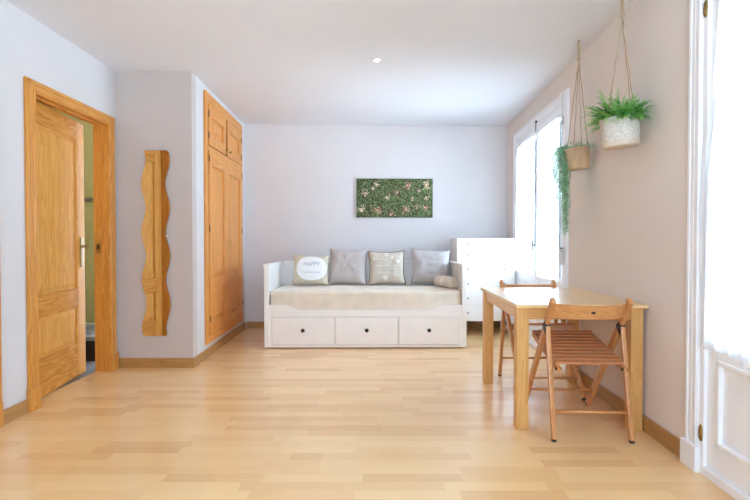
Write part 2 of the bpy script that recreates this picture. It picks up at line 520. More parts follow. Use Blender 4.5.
# ------------------------------------------------------------------ panelled leaves (used by door, wardrobe)
def panel_leaf(mb, y0, y1, z0, z1, xb, xf, stile, rails, mv, my, rec_d=0.012, stile2=None):
    stile2 = stile2 or stile
    """Framed leaf in the y-z plane, face at xf. rails: list of (za, zb) horizontal members bottom to top."""
    d = 1 if xf > xb else -1
    mb.box(min(xb, xf), max(xb, xf), y0, y0 + stile, z0, z1, mv, 0.002)
    mb.box(min(xb, xf), max(xb, xf), y1 - stile2, y1, z0, z1, mv, 0.002)
    for a, c in rails:
        mb.box(min(xb, xf - d * 0.0005), max(xb, xf - d * 0.0005), y0 + stile, y1 - stile2, a, c, my, 0.001)
    for (a0, a1), (c0, c1) in zip(rails[:-1], rails[1:]):
        pz0, pz1, py0, py1 = a1, c0, y0 + stile, y1 - stile2
        rec = xf - d * rec_d
        mb.box(min(xb + d * .004, rec), max(xb + d * .004, rec), py0, py1, pz0, pz1, mv)
        # raised field with sloping edges
        g, s = 0.022, 0.03
        o = [(rec, py0 + g, pz0 + g), (rec, py1 - g, pz0 + g), (rec, py1 - g, pz1 - g), (rec, py0 + g, pz1 - g)]
        f = xf - d * rec_d * 0.35
        i = [(f, py0 + g + s, pz0 + g + s), (f, py1 - g - s, pz0 + g + s), (f, py1 - g - s, pz1 - g - s), (f, py0 + g + s, pz1 - g - s)]
        mb._add(o + i, [(4, 5, 6, 7)] + [(k, (k + 1) % 4, 4 + (k + 1) % 4, 4 + k) for k in range(4)], mv)
        # moulding bead round the panel
        bw = 0.010
        for (ya, yb, za, zb, mm) in ((py0, py0 + bw, pz0, pz1, mv), (py1 - bw, py1, pz0, pz1, mv), (py0, py1, pz0, pz0 + bw, my), (py0, py1, pz1 - bw, pz1, my)):
            mb.box(min(rec, xf - d * .004), max(rec, xf - d * .004), ya, yb, za, zb, mm, 0.002)

# ------------------------------------------------------------------ door_1
def architrave(mb, y0, y1, ztop, w, t=0.02):
    """y0,y1 outer edges; flat board with an inner bead and a raised outer lip, on a wall face at x = 0 facing +x"""
    for a, c, s in ((y0, y0 + w, 1), (y1 - w, y1, -1)):
        mb.box(0, t, a, c, 0, ztop, 'case_v', 0.004)
        e = a + 0.012 if s > 0 else c - 0.03
        mb.box(0, t + 0.005, e, e + 0.018, 0.15, ztop - 0.012, 'case_v', 0.003)
        e = c - 0.028 if s > 0 else a + 0.008
        mb.box(0, t + 0.004, e, e + 0.02, 0.15, ztop - 0.063, 'case_v', 0.003)
    mb.box(0, t, y0 + w, y1 - w, ztop - 0.083, ztop, 'case_y', 0.004)
    mb.box(0, t + 0.005, y0 + 0.012, y1 - 0.012, ztop - 0.03, ztop - 0.012, 'case_y', 0.003)
    mb.box(0, t + 0.004, y0 + w, y1 - w, ztop - 0.075, ztop - 0.057, 'case_y', 0.003)

d1 = empty('door_1', (XL, 0, 0)); struct(d1, 'honey pine panelled door standing ajar in the left wall', 'door')
b = MB(); architrave(b, 3.197, 4.278, 2.148, 0.090); b.build('architrave', d1)
b = MB()
for a, c in ((3.188, 3.290), (4.183, 4.286)):
    b.box(0, 0.032, a, c, 0, 0.148, 'case_v', 0.004)
b.build('plinth_block', d1)
b = MB()
b.box(-0.118, 0.002, 3.2655, 3.285, 0, 2.07, 'case_v'); b.box(-0.118, 0.002, 4.190, 4.2095, 0, 2.07, 'case_v'); b.box(-0.118, 0.002, 3.2655, 4.2095, 2.07, 2.0895, 'case_y')
b.box(-0.052, -0.04, 4.180, 4.190, 0, 2.07, 'case_v'); b.box(-0.052, -0.04, 3.285, 4.190, 2.058, 2.07, 'case_y')
b.build('jamb', d1)
b = MB(); b.box(-0.100, -0.060, 4.1875, 4.190, 1.0, 1.10, 'brass'); b.box(-0.092, -0.072, 4.186, 4.1875, 1.03, 1.07, 'dark_metal'); b.build('strike_plate', d1)
b = MB()
panel_leaf(b, 0, 0.885, 0.009, 2.06, -0.036, 0.0, 0.115, [(0.009, 0.262), (0.575, 0.712), (1.925, 2.06)], 'leaf_v', 'leaf_y', 0.016, 0.135)
leaf = b.build('leaf', d1, (-0.060, 3.290, 0), (0, 0, math.radians(8.0)))
b = MB()
b.box(0.0005, 0.010, 0.795, 0.845, 0.885, 1.130, 'bronze', 0.004)
b.lathe([(0.011, 0.006), (0.011, 0.02), (0.008, 0.03), (0.008, 0.055)], 'bronze', (0, 0.819, 1.055), 12, 'X')
b.tube([(0.052, 0.823, 1.055), (0.055, 0.80, 1.056), (0.053, 0.76, 1.054), (0.05, 0.70, 1.05)], [0.009, 0.009, 0.008, 0.007], 'bronze')
b.lathe([(0.005, 0.006), (0.005, 0.008)], 'dark_metal', (0, 0.819, 0.96), 10, 'X')
b.build('handle', leaf)

# neighbouring door, only the edge of its casing enters the frame
d2 = empty('door_2', (XL, 0, 0)); struct(d2, 'wooden door casing at the left edge of the view', 'door')
b = MB(); architrave(b, 1.885, 2.958, 2.148, 0.108); b.build('architrave', d2)
b = MB()
for a, c in ((1.88, 1.998), (2.847, 2.950)): b.box(0, 0.032, a, c, 0, 0.148, 'case_v', 0.004)
b.build('plinth_block', d2)
b = MB(); panel_leaf(b, 2.006, 2.816, 0.009, 2.08, -0.05, -0.014, 0.115, [(0.009, 0.262), (0.575, 0.712), (1.945, 2.08)], 'pine_v', 'pine_y'); b.build('leaf', d2)

# white fixture glimpsed in the bathroom
t = empty('shower_tray', (-3.0, 4.85, 0.003)); tag(t, 'low shower tray with a pale rim glimpsed through the gap of the wooden door', 'shower tray')
b = MB(); b.box(-3.6, -2.3525, 2.7, 5.3, 0.0, 0.003, 'tile_grey'); struct(b.build('floor_bathroom'), 'grey bathroom floor seen through the door gap', 'floor')
b = MB(); b.box(-0.42, 0.5, -0.3, 0.42, 0.0, 0.19, 'dark'); b.build('base', t)
b = MB(); b.box(-0.45, 0.52, -0.33, -0.285, 0.19, 0.232, 'porcelain', 0.008); b.box(-0.45, 0.52, 0.37, 0.42, 0.19, 0.232, 'porcelain', 0.008); b.box(-0.45, -0.40, -0.285, 0.37, 0.19, 0.232, 'porcelain', 0.008); b.box(0.47, 0.52, -0.285, 0.37, 0.19, 0.232, 'porcelain', 0.008); b.box(-0.40, 0.47, -0.285, 0.37, 0.19, 0.197, 'tile_grey'); b.build('basin', t)

# ------------------------------------------------------------------ wavy mirror
mr = empty('wavy_mirror', (-1.890, 4.3265, 0.279), -0.009); tag(mr, 'tall narrow frameless mirror with wavy edges on the short greige wall', 'mirror')
def wavy_outline(y, inset=0.0, n=90):
    H = 1.600
    left, right = [], []
    for i in range(n + 1):
        z = H * i / n
        py = 336 - z / 1.600 * 185.0
        s = -0.0195 * math.cos(2 * PI * (py - 184) / 48.0)
        k = 0.0
        if z > H - 0.018: k = 0.018 - math.sqrt(max(0, 0.018 ** 2 - (z - H + 0.018) ** 2))
        if z < 0.012: k = 0.012 - math.sqrt(max(0, 0.012 ** 2 - (0.012 - z) ** 2))
        left.append((-0.105 + s + inset + k * 0.5, y, min(max(z, inset), H - inset)))
        right.append((0.105 + s - inset - k, y, min(max(z, inset), H - inset)))
    return left, right
def ribbon(mb, y0, y1, m, inset=0.0):
    l, r = wavy_outline(y0, inset)
    l2, r2 = wavy_outline(y1, inset)
    n = len(l)
    V = l + r + l2 + r2
    F = []
    for i in range(n - 1):
        F.append((i, n + i, n + i + 1, i + 1))
        F.append((2 * n + i, 2 * n + i + 1, 3 * n + i + 1, 3 * n + i))
        F.append((i, i + 1, 2 * n + i + 1, 2 * n + i))
        F.append((n + i, 3 * n + i, 3 * n + i + 1, n + i + 1))
    F.append((0, 2 * n, 3 * n, n)); F.append((n - 1, 2 * n - 1, 4 * n - 1, 3 * n - 1))
    mb._add(V, F, m)
b = MB(); ribbon(b, -0.010, -0.001, 'dark_metal', 0.001); b.build('backing', mr)
b = MB(); ribbon(b, -0.015, -0.010, 'mirror', 0.0); b.build('mirror_glass', mr)
b = MB(); b.box(0.086, 0.098, -0.018, -0.001, 0.857, 0.867, 'white', 0.002); b.build('clip', mr)

# ------------------------------------------------------------------ wardrobe
wd = empty('wardrobe', CS['loc'], CS['rz']); tag(wd, 'tall built-in orange pine wardrobe front with four panelled doors', 'wardrobe')
Y0, Y1, ZB, ZT = 4.649, 6.090, 0.128, 2.498
b = MB(); b.box(0.001, 0.005, Y0 + 0.01, Y1 - 0.01, ZB + 0.01, ZT - 0.01, 'dark'); b.build('gap_shade_sheet', wd)  # thin dark sheet, its colour stands for shade between the doors
b = MB()
b.box(0.001, 0.022, Y0, Y0 + 0.07, ZB, ZT, 'ward_v', 0.003); b.box(0.001, 0.022, Y1 - 0.07, Y1, ZB, ZT, 'ward_v', 0.003)
b.box(0.001, 0.022, Y0 + 0.07, Y1 - 0.07, ZT - 0.10, ZT, 'ward_y', 0.003); b.box(0.001, 0.022, Y0 + 0.07, Y1 - 0.07, ZB, 0.20, 'ward_y', 0.003)
b.box(0.001, 0.022, Y0 + 0.07, Y1 - 0.07, 1.962, 2.003, 'ward_y', 0.003)
b.build('frame', wd)
def wdoor(y0, y1, z0, z1, rails, hinge_y, hinges, knob, long_handle=None, xf=0.032):
    b = MB(); panel_leaf(b, y0, y1, z0, z1, 0.006, xf, 0.095, rails, 'ward_v', 'ward_y', 0.019)
    d = b.build('door', wd)
    for hz in hinges:
        h = MB(); h.lathe([(0.003, -0.032), (0.0045, -0.028), (0.0045, 0.028), (0.003, 0.032)], 'dark_metal', (xf + 0.001, hinge_y, hz), 10); h.build('hinge', d)
    if knob:
        k = MB(); k.lathe([(0.007, 0.032), (0.007, 0.045), (0.014, 0.052), (0.013, 0.062), (0.005, 0.066)], 'brass', (0, knob[0], knob[1]), 14, 'X'); k.build('knob', d)
    if long_handle:
        y, z = long_handle
        k = MB(); k.box(0.032, 0.036, y - 0.012, y + 0.012, z - 0.07, z + 0.07, 'brass', 0.001)
        k.tube([(0.036, y, z + 0.045), (0.055, y, z + 0.04), (0.058, y, z), (0.055, y, z - 0.04), (0.036, y, z - 0.045)], 0.005, 'brass'); k.build('pull_handle', d)
ya, yb, yc, yd = 4.727, 5.325, 5.40, 6.014
wdoor(ya, yb, 2.010, 2.390, [(2.010, 2.105), (2.295, 2.390)], ya - 0.004, (2.10, 2.30), (yb - 0.03, 2.06), None, 0.030)
wdoor(yc, yd, 2.010, 2.390, [(2.010, 2.105), (2.295, 2.390)], yd + 0.004, (2.10, 2.30), (yc + 0.04, 2.06), None, 0.026)
R = [(0.208, 0.310), (0.655, 0.735), (1.83, 1.955)]
wdoor(ya, yb + 0.018, 0.208, 1.955, R, ya - 0.004, (0.36, 1.22, 1.88), None)
wdoor(yb + 0.022, yd, 0.208, 1.955, R, yd + 0.004, (0.36, 1.22, 1.88), None, (yb + 0.075, 1.055))

# ------------------------------------------------------------------ balcony doors (setting)
def glazed_leaf(parent, y0, y1, z0, z1, x0, x1, stile, mid, handle=None):
    """white leaf: solid panel with moulding below, glass above. Room is at x < 0."""
    b = MB()
    b.box(x0, x1, y0, y0 + stile, z0, z1, 'white_joinery', 0.003); b.box(x0, x1, y1 - stile, y1, z0, z1, 'white_joinery', 0.003)
    b.box(x0, x1, y0 + stile, y1 - stile, z0, z0 + 0.12, 'white_joinery', 0.003); b.box(x0, x1, y0 + stile, y1 - stile, mid, mid + 0.085, 'white_joinery', 0.003)
    b.box(x0, x1, y0 + stile, y1 - stile, z1 - 0.075, z1, 'white_joinery', 0.003)
    pa, pb, qa, qb = y0 + stile, y1 - stile, z0 + 0.12, mid
    b.box(x0 + 0.014, x1 - 0.008, pa, pb, qa, qb, 'white_joinery')
    for (a, c, d, e) in ((pa, pa + 0.022, qa, qb), (pb - 0.022, pb, qa, qb), (pa, pb, qa, qa + 0.022), (pa, pb, qb - 0.022, qb)):
        b.box(x0 - 0.006, x0 + 0.02, a, c, d, e, 'white_joinery', 0.005)
    lf = b.build('leaf', parent)
    g = MB(); g.box(x0 + 0.018, x0 + 0.022, pa - 0.006, pb + 0.006, mid + 0.08, z1 - 0.07, 'glass'); g.build('pane', lf)
    return lf

def white_casing(mb, y0, y1, ztop, w):
    for a, c, s in ((y0, y0 + w, 1), (y1 - w, y1, -1)):
        mb.box(-0.018, 0, a, c, 0, ztop, 'white_joinery', 0.003)
        for f0, f1, t in ((0.06, 0.26, 0.023), (0.45, 0.55, 0.020), (0.75, 0.95, 0.022)):
            p0, p1 = a + w * f0, a + w * f1
            mb.box(-t, 0, p0, p1, 0.13, ztop - 0.01, 'white_joinery', 0.003)
    mb.box(-0.018, 0, y0 + w, y1 - w, ztop - w, ztop, 'white_joinery', 0.003)
    mb.box(-0.026, 0, y0, y1, ztop - w * 0.27, ztop - w * 0.08, 'white_joinery', 0.003)

def fixed_frame(parent, y0, y1, ztop):
    b = MB()
    b.box(-0.010, 0.085, y0, y0 + 0.035, 0, ztop, 'white_joinery', 0.002); b.box(-0.010, 0.085, y1 - 0.035, y1, 0, ztop, 'white_joinery', 0.002)
    b.box(-0.010, 0.085, y0 + 0.035, y1 - 0.035, ztop - 0.035, ztop, 'white_joinery', 0.002)
    b.box(-0.012, 0.2, y0, y1, 0, 0.045, 'white_joinery', 0.006)
    b.build('frame', parent)

w1 = empty('window_1', RW['loc'], RW['rz']); struct(w1, 'white double balcony door nearest the back wall', 'window')
b = MB(); white_casing(b, 4.157, 5.994, 2.365, 0.09); b.build('casing', w1)
fixed_frame(w1, 4.247, 5.904, 2.275)
l1 = glazed_leaf(w1, 4.285, 5.026, 0.046, 2.236, -0.004, 0.040, 0.06, 0.675)
l2 = glazed_leaf(w1, 5.03, 5.866, 0.046, 2.236, -0.004, 0.040, 0.06, 0.675)
b = MB(); b.box(-0.020, -0.0045, 5.008, 5.048, 0.05, 2.236, 'white_joinery', 0.004); b.build('meeting_strip', w1)
b = MB(); b.tube([(-0.030, 5.03, 2.19), (-0.030, 5.03, 2.30)], 0.006, 'steel'); b.box(-0.036, -0.0185, 5.018, 5.042, 2.285, 2.303, 'dark_metal', .002); b.build('bolt', w1)
b = MB(); b.lathe([(0.012, -0.004), (0.012, -0.03), (0.008, -0.036), (0.008, -0.06)], 'dark_metal', (0, 5.03, 1.06), 12, 'X'); b.tube([(-0.06, 5.03, 1.11), (-0.06, 5.03, 1.0)], 0.008, 'dark_metal'); b.build('handle', w1)
for y, z in ((4.262, 2.125), (5.89, 2.135), (4.262, 0.3), (5.89, 0.3)):
    b = MB(); b.lathe([(0.008, -0.035), (0.009, -0.03), (0.009, 0.03), (0.008, 0.035)], 'dark_metal', (-0.01 - (0.012 if y < 5 else 0), y, z), 10); b.build('hinge', w1)

w2 = empty('window_2', RW['loc'], RW['rz']); struct(w2, 'white balcony door at the right edge of the view', 'window')
b = MB(); white_casing(b, 1.42, 2.463, 2.365, 0.10); b.build('casing', w2)
b = MB(); b.box(-0.034, -0.0005, 2.352, 2.478, 0, 0.125, 'white_joinery', 0.006); b.box(-0.034, -0.0005, 1.405, 1.53, 0, 0.125, 'white_joinery', 0.006); b.build('plinth_block', w2)
fixed_frame(w2, 1.52, 2.363, 2.275)
glazed_leaf(w2, 1.56, 2.334, 0.046, 2.236, 0.006, 0.05, 0.075, 0.56)
for z in (2.18, 0.195):
    b = MB(); b.lathe([(0.005, -0.040), (0.012, -0.026), (0.013, 0.0), (0.012, 0.026), (0.005, 0.040)], 'bronze', (-0.008, 2.345, z), 12); b.build('hinge', w2)

# ------------------------------------------------------------------ sheer curtains on the leaves
def curtain(y0, y1, z0, z1, xoff, label, flare=0.0, folds=14, amp=0.007, wavy=0.0, loc=RW['loc'], rz=RW['rz']):
    root = empty('sheer_curtain', loc, rz)
    tag(root, label, 'curtain', 'sheer white curtains on the balcony doors')
    nu, nv = 90, 40
    V, F = [], []
    rnd = random.Random(len(label))
    ph = [rnd.uniform(0, 6.28) for _ in range(4)]
    for j in range(nv + 1):
        t = j / nv
        z = z1 + (z0 - z1) * t
        for i in range(nu + 1):
            u = i / nu
            y = y0 + (y1 - y0) * u
            if flare:
                k = math.sin(min(1.0, t * 1.25) * PI / 2)
                y = y0 + (y1 + flare * k + 0.012 * math.sin(9 * t + ph[0]) - y0) * u
            a = amp * (0.5 + 0.8 * t)
            x = xoff - 0.016 + a * math.sin(2 * PI * folds * u + ph[1] + 0.8 * math.sin(3 * t + ph[2])) - 0.004 * math.sin(5 * u + 4 * t + ph[3])
            zz = z + (wavy * t * (math.sin(8 * u + ph[2]) + 0.6 * math.sin(21 * u + ph[3])) if wavy else 0)
            V.append((x, y, zz))
    for j in range(nv):
        for i in range(nu):
            a = j * (nu + 1) + i
            F.append((a, a + 1, a + nu + 2, a + nu + 1))
    b = MB(); b._add(V, F, 'sheer', True); b.build('voile', root)
    b = MB(); b.tube([(xoff - 0.004, y0 + 0.002, z1 - 0.02), (xoff - 0.004, y1 - 0.002, z1 - 0.02)], 0.004, 'white_joinery'); b.build('curtain_rod', root)
    return root
curtain(4.300, 5.008, 0.74, 2.190, -0.010, 'sheer white curtain just left of the trailing plant, on the leaf beside the strap box')
curtain(5.050, 5.850, 0.755, 2.195, -0.010, 'sheer white curtain closest to the back wall, on the leaf beside the chest of drawers')
curtain(1.60, 2.225, 0.60, 2.225, -0.006, 'sheer white curtain on the near balcony door at the right edge of the photo', flare=0.125, folds=9, amp=0.012, wavy=0.010)

# shutter strap
sb = empty('strap_winder', RW['loc'], RW['rz']); tag(sb, 'small pale grey shutter strap box on the white door casing', 'strap box')
b = MB(); b.box(-0.062, -0.0265, 4.168, 4.232, 0.90, 1.035, 'strapbox', 0.008); b.build('box', sb)
b = MB(); b.box(-0.0625, -0.034, 4.19, 4.21, 1.035, 1.045, 'dark_metal', 0.002); b.box(-0.046, -0.0435, 4.191, 4.209, 1.03, 2.33, 'strapbox'); b.build('strap', sb)

# ------------------------------------------------------------------ wall picture
ROOT = empty('wall_picture', (0.247 - 0.0, 6.329 + 0.247 * 0.03 - 0.001, 1.397), BW['rz'])
tag(ROOT, 'wide green picture of grass dotted with small flowers on the back wall', 'picture')
WP, HP = 0.962, 0.488
b = MB(); b.box(-WP / 2, WP / 2, -0.026, -0.001, 0, HP, 'canvas_green' if 'canvas_green' in M else 'soil', 0.002); b.build('canvas', ROOT)
for k, c in {'g0': (72, 90, 48), 'g1': (98, 118, 66), 'g2': (122, 138, 84), 'g3': (50, 62, 38), 'g4': (146, 150, 106), 'g5': (84, 122, 70),
             'f0': (206, 150, 138), 'f1': (230, 206, 160), 'f2': (190, 104, 96), 'f3': (226, 196, 190), 'f4': (120, 74, 66)}.items():
    M['print_' + k] = plain('print_' + k, c, 0.75, var=0.1, scale=80)
b = MB(); rp = random.Random(3)
def blade(x, z, a, l, w, y, m):
    dx, dz = math.cos(a), math.sin(a)
    nx, nz = -dz, dx
    P = [(x - dx * l, z - dz * l), (x + nx * w, z + nz * w), (x + dx * l, z + dz * l), (x - nx * w, z - nz * w)]
    P = [(min(max(px, -WP / 2 + .001), WP / 2 - .001), y, min(max(pz, .001), HP - .001)) for px, pz in P]
    b._add(P, [(0, 1, 2, 3)], m)
for i in range(5200):
    x, z = rp.uniform(-WP / 2, WP / 2), rp.uniform(0, HP)
    greener = 0.5 + 0.5 * (x / (WP / 2))
    m = rp.choice(['g0', 'g1', 'g1', 'g3', 'g0', 'g2', 'g5', 'g3', 'g4'] if rp.random() > greener * 0.55 else ['g5', 'g5', 'g1', 'g2', 'g4'])
    blade(x, z, rp.uniform(0, PI), rp.uniform(0.008, 0.018), rp.uniform(0.002, 0.005), -0.0265 - 0.0000008 * i, 'print_' + m)
spots = [(-.23, .42, .8), (-.37, .30, 1.0), (-.42, .10, 1.2), (-.22, .09, 1.4), (-.05, .04, 1.0), (-.10, .25, .8), (.03, .31, .8), (.17, .40, 1.3), (.40, .40, 1.4),
         (.40, .25, .7), (.39, .12, 1.1), (.28, .14, .8), (.14, .10, 1.3), (.31, .33, .6), (-.28, .36, .5), (.22, .23, .5)]
for sx, sz, sc in spots:
    pal = rp.choice([['f0', 'f1', 'f3'], ['f2', 'f0', 'f3', 'f4'], ['f1', 'f1', 'f3'], ['f0', 'f2', 'f1', 'f4']])
    for q in range(int(46 * sc)):
        r_ = abs(rp.gauss(0, 0.028 * sc)); a_ = rp.uniform(0, 2 * PI)
        blade(sx + r_ * math.cos(a_), sz + r_ * math.sin(a_), a_ + rp.uniform(-.5, .5), rp.uniform(.007, .013) * (0.7 + .3 * sc), rp.uniform(.003, .006), -0.0312 - 0.000002 * q, 'print_' + rp.choice(pal))
b.build('print', ROOT, fix=False)

# ------------------------------------------------------------------ daybed
db = empty('daybed', (-0.0965, 5.093, 0), 0.008); tag(db, 'white wooden daybed with three drawers against the back wall', 'daybed')
HX, DEP = 1.034, 0.93
for s in (-1, 1):
    b = MB()
    x0, x1 = (-HX, -HX + 0.046) if s < 0 else (HX - 0.046, HX)
    b.box(x0, x1, 0, 0.055, 0.012, 0.842, 'white', 0.004); b.box(x0, x1, DEP - 0.05, DEP, 0.012, 0.842, 'white', 0.004)
    xm = (x0 + x1) / 2
    b.box(xm - 0.011, xm + 0.011, 0.055, DEP - 0.05, 0.05, 0.80, 'white')
    for y in [0.055 + (DEP - .105) * k / 7 for k in range(1, 7)]:
        b.box(xm - 0.0125, xm + 0.0125, y - 0.003, y + 0.003, 0.44, 0.775, 'white', 0.001)
    b.box(x0 + 0.004, x1 - 0.004, 0.055, DEP - 0.05, 0.775, 0.842, 'white', 0.003); b.box(x0 + 0.004, x1 - 0.004, 0.055, DEP - 0.05, 0.02, 0.10, 'white', 0.003)
    b.box(x0 - 0.009, x1 + 0.004, -0.014, DEP + 0.005, 0.842, 0.862, 'white', 0.006)
    b.build('armrest', db)
b = MB()
b.box(-HX + 0.046, HX - 0.046, DEP - 0.04, DEP - 0.012, 0.05, 0.81, 'white'); b.box(-HX + 0.034, HX - 0.034, DEP - 0.07, DEP, 0.842, 0.862, 'white', 0.005)
b.box(-HX + 0.046, HX - 0.046, DEP - 0.047, DEP - 0.005, 0.78, 0.842, 'white', 0.003)
for k in range(1, 16):
    x = -HX + 0.046 + (2 * HX - 0.092) * k / 16
    b.box(x - 0.003, x + 0.003, DEP - 0.043, DEP - 0.038, 0.10, 0.78, 'white', 0.001)
b.build('backboard', db)
# front board with a curved top edge
b = MB()
xs0, xs1 = -HX + 0.046, HX - 0.046
def ftop(x):
    d = min(x - xs0, xs1 - x)
    if d < 0.17: return 0.446
    if d < 0.33:
        t = (d - 0.17) / 0.16
        return 0.446 - 0.05 * (t * t * (3 - 2 * t))
    return 0.396
n = 80
out = [(xs0 + (xs1 - xs0) * i / n, 0.006, ftop(xs0 + (xs1 - xs0) * i / n)) for i in range(n + 1)]
out = out + [(xs1, 0.006, 0.325), (xs0, 0.006, 0.325)]
b.prism(out, (0, 0.022, 0), 'white')
b.box(xs0, xs1, 0.006, 0.028, 0.012, 0.036, 'white')
DR = [(-0.955, -0.321), (-0.304, 0.328), (0.341, 0.955)]
edges = [xs0, -0.958, -0.318, -0.307, 0.331, 0.338, 0.958, xs1]
for i in range(0, 8, 2):
    b.box(edges[i], edges[i + 1], 0.006, 0.028, 0.036, 0.325, 'white')
b.build('front_panel', db)
for a, c in DR:
    b = MB(); b.box(a, c, 0.001, 0.030, 0.040, 0.321, 'white', 0.004); b.box(a + 0.01, c - 0.01, 0.031, 0.6, 0.05, 0.25, 'white')
    d = b.build('drawer', db)
    k = MB(); k.lathe([(0.010, 0.001), (0.008, -0.012), (0.019, -0.02), (0.019, -0.027), (0.010, -0.032)], 'dark_metal', ((a + c) / 2, 0, 0.19), 16, 'Y')
    k.build('knob', d)
# bed base hidden below mattress
b = MB(); b.box(xs0, xs1, 0.62, DEP - 0.05, 0.20, 0.30, 'white'); b.build('slat_base', db)

def soft_box(x0, x1, y0, y1, z0, z1, r, m, wr=0.0, seed=0, nx=60, ny=26, nz=8):
    """rounded box with slight wrinkles"""
    from mathutils import noise
    b = MB()
    cx, cy, cz = (x0 + x1) / 2, (y0 + y1) / 2, (z0 + z1) / 2
    hx, hy, hz = (x1 - x0) / 2, (y1 - y0) / 2, (z1 - z0) / 2
    def P(p):
        v = Vector(p)
        q = Vector((max(-hx + r, min(hx - r, v.x)), max(-hy + r, min(hy - r, v.y)), max(-hz + r, min(hz - r, v.z))))
        d = v - q
        if d.length > 1e-9:
            d = d.normalized() * r
        v = q + d
        if wr:
            nn = noise.noise(Vector((v.x * 2.2 + seed, v.y * 3, v.z * 9))) + 0.5 * noise.noise(Vector((v.x * 5 + seed, v.y * 7, v.z * 20)))
            if d.length > 1e-9: v = v + d.normalized() * nn * wr
        return (v.x + cx, v.y + cy, v.z + cz)
    def grid(f, a, c):
        V, F = [], []
        for i in range(a + 1):
            for j in range(c + 1):
                V.append(P(f(2 * i / a - 1, 2 * j / c - 1)))
        for i in range(a):
            for j in range(c):
                k = i * (c + 1) + j
                F.append((k, k + 1, k + c + 2, k + c + 1))
        b._add(V, F, m, True)
    for s in (-1, 1):
        grid(lambda u, v: (u * hx, v * hy, s * hz), nx, ny)
        grid(lambda u, v: (u * hx, s * hy, v * hz), nx, nz)
        grid(lambda u, v: (s * hx, u * hy, v * hz), ny, nz)
    bmesh.ops.remove_doubles(b.bm, verts=b.bm.verts[:], dist=0.0008)
    return b
b = soft_box(-0.984, 0.984, 0.036, DEP - 0.054, 0.305, 0.586, 0.022, 'linen', 0.009, 4)
mt = b.build('mattress', None, db.location, (0, 0, db.rotation_euler[2]))
tag(mt, 'beige covered mattress lying inside the white daybed', 'mattress')
DBZ = 0.599

# ------------------------------------------------------------------ cushions
def pillow_mesh(w, h, t, m, seed, pinch=0.10, back=None):
    from mathutils import noise
    b = MB(); n = 26
    for s in (1, -1):
        V, F = [], []
        for i in range(n + 1):
            for j in range(n + 1):
                u, v = 2 * i / n - 1, 2 * j / n - 1
                x = u * w / 2 * (1 - pinch * (1 - v * v)); z = v * h / 2 * (1 - pinch * (1 - u * u))
                e = max(0.0, (1 - u ** 4) * (1 - v ** 4))
                y = -s * t / 2 * (e ** 0.55)
                y += -s * e * (0.014 * noise.noise(Vector((u * 2.5 + seed, v * 2.5, s))) + 0.006 * noise.noise(Vector((u * 6 + v * 2 + seed, v * 5 - u * 2, s))))
                V.append((x, y, z + h / 2))
        for i in range(n):
            for j in range(n):
                k = i * (n + 1) + j
                F.append((k, k + 1, k + n + 2, k + n + 1))
        b._add(V, F, m, True)
    bmesh.ops.remove_doubles(b.bm, verts=b.bm.verts[:], dist=0.0005)
    return b
def pillow_y(u, v, w, h, t):     # front surface (u,v in -1..1)
    e = max(0.0, (1 - u ** 4) * (1 - v ** 4))
    return -t / 2 * (e ** 0.55)
def cushion(px, py, w, h, t, m, lean, yaw, roll, label, seed):
    root = empty('cushion', (px, py, DBZ))
    root.rotation_euler = (math.radians(-lean), math.radians(roll), math.radians(yaw))
    tag(root, label, 'cushion', 'scatter cushions on the daybed')
    pillow_mesh(w, h, t, m, seed).build('cover', root)
    return root
CY = 5.093 + 0.635
c1 = cushion(-0.738, CY - 0.03, 0.425, 0.352, 0.13, 'beige_cushion', 13, 3, 1.5, 'beige cushion with a round white lettered patch, leftmost on the daybed', 1)
c2 = cushion(-0.318, CY + 0.02, 0.455, 0.43, 0.15, 'grey_cushion', 15, -2, 1.5, 'plain grey cushion between the round-patch and white-print beige cushions', 5)
c3 = cushion(0.140, CY, 0.425, 0.395, 0.14, 'taupe_cushion', 13, 2, -1.0, 'beige cushion with white print and dark piping, third from left', 9)
c4 = cushion(0.640, CY + 0.02, 0.46, 0.42, 0.15, 'grey_cushion_b', 15, -3, 1.0, 'plain grey cushion behind the rolled blanket at the right armrest', 14)

def on_pillow(mb, pts, w, h, t, m, off=0.004, smooth=True):
    V = []
    for x, z in pts:
        u, v = 2 * x / w, 2 * (z - h / 2) / h
        V.append((x, pillow_y(max(-1, min(1, u)), max(-1, min(1, v)), w, h, t) - off, z))
    mb._add(V, [tuple(range(len(V)))], m, smooth)
# round white patch: dense fan that follows the pillow
b = MB(); V = [(0.005, 0.0, 0.178)]; F = []
rings, seg = 8, 48
V = []
for r in range(rings + 1):
    for k in range(seg):
        a = 2 * PI * k / seg
        x = 0.012 + 0.172 * r / rings * math.copysign(abs(math.cos(a)) ** 0.9, math.cos(a)); z = 0.182 + 0.138 * r / rings * math.copysign(abs(math.sin(a)) ** 0.9, math.sin(a))
        u, v = 2 * x / 0.40, 2 * (z - 0.1725) / 0.345
        V.append((x, pillow_y(u, v, 0.40, 0.345, 0.13) - 0.0085, z))
for r in range(rings):
    for k in range(seg):
        F.append((r * seg + k, r * seg + (k + 1) % seg, (r + 1) * seg + (k + 1) % seg, (r + 1) * seg + k))
b._add(V, F, 'patch', True); patch = b.build('round_patch', c1, fix=False)
patch['label'] = 'round white patch'

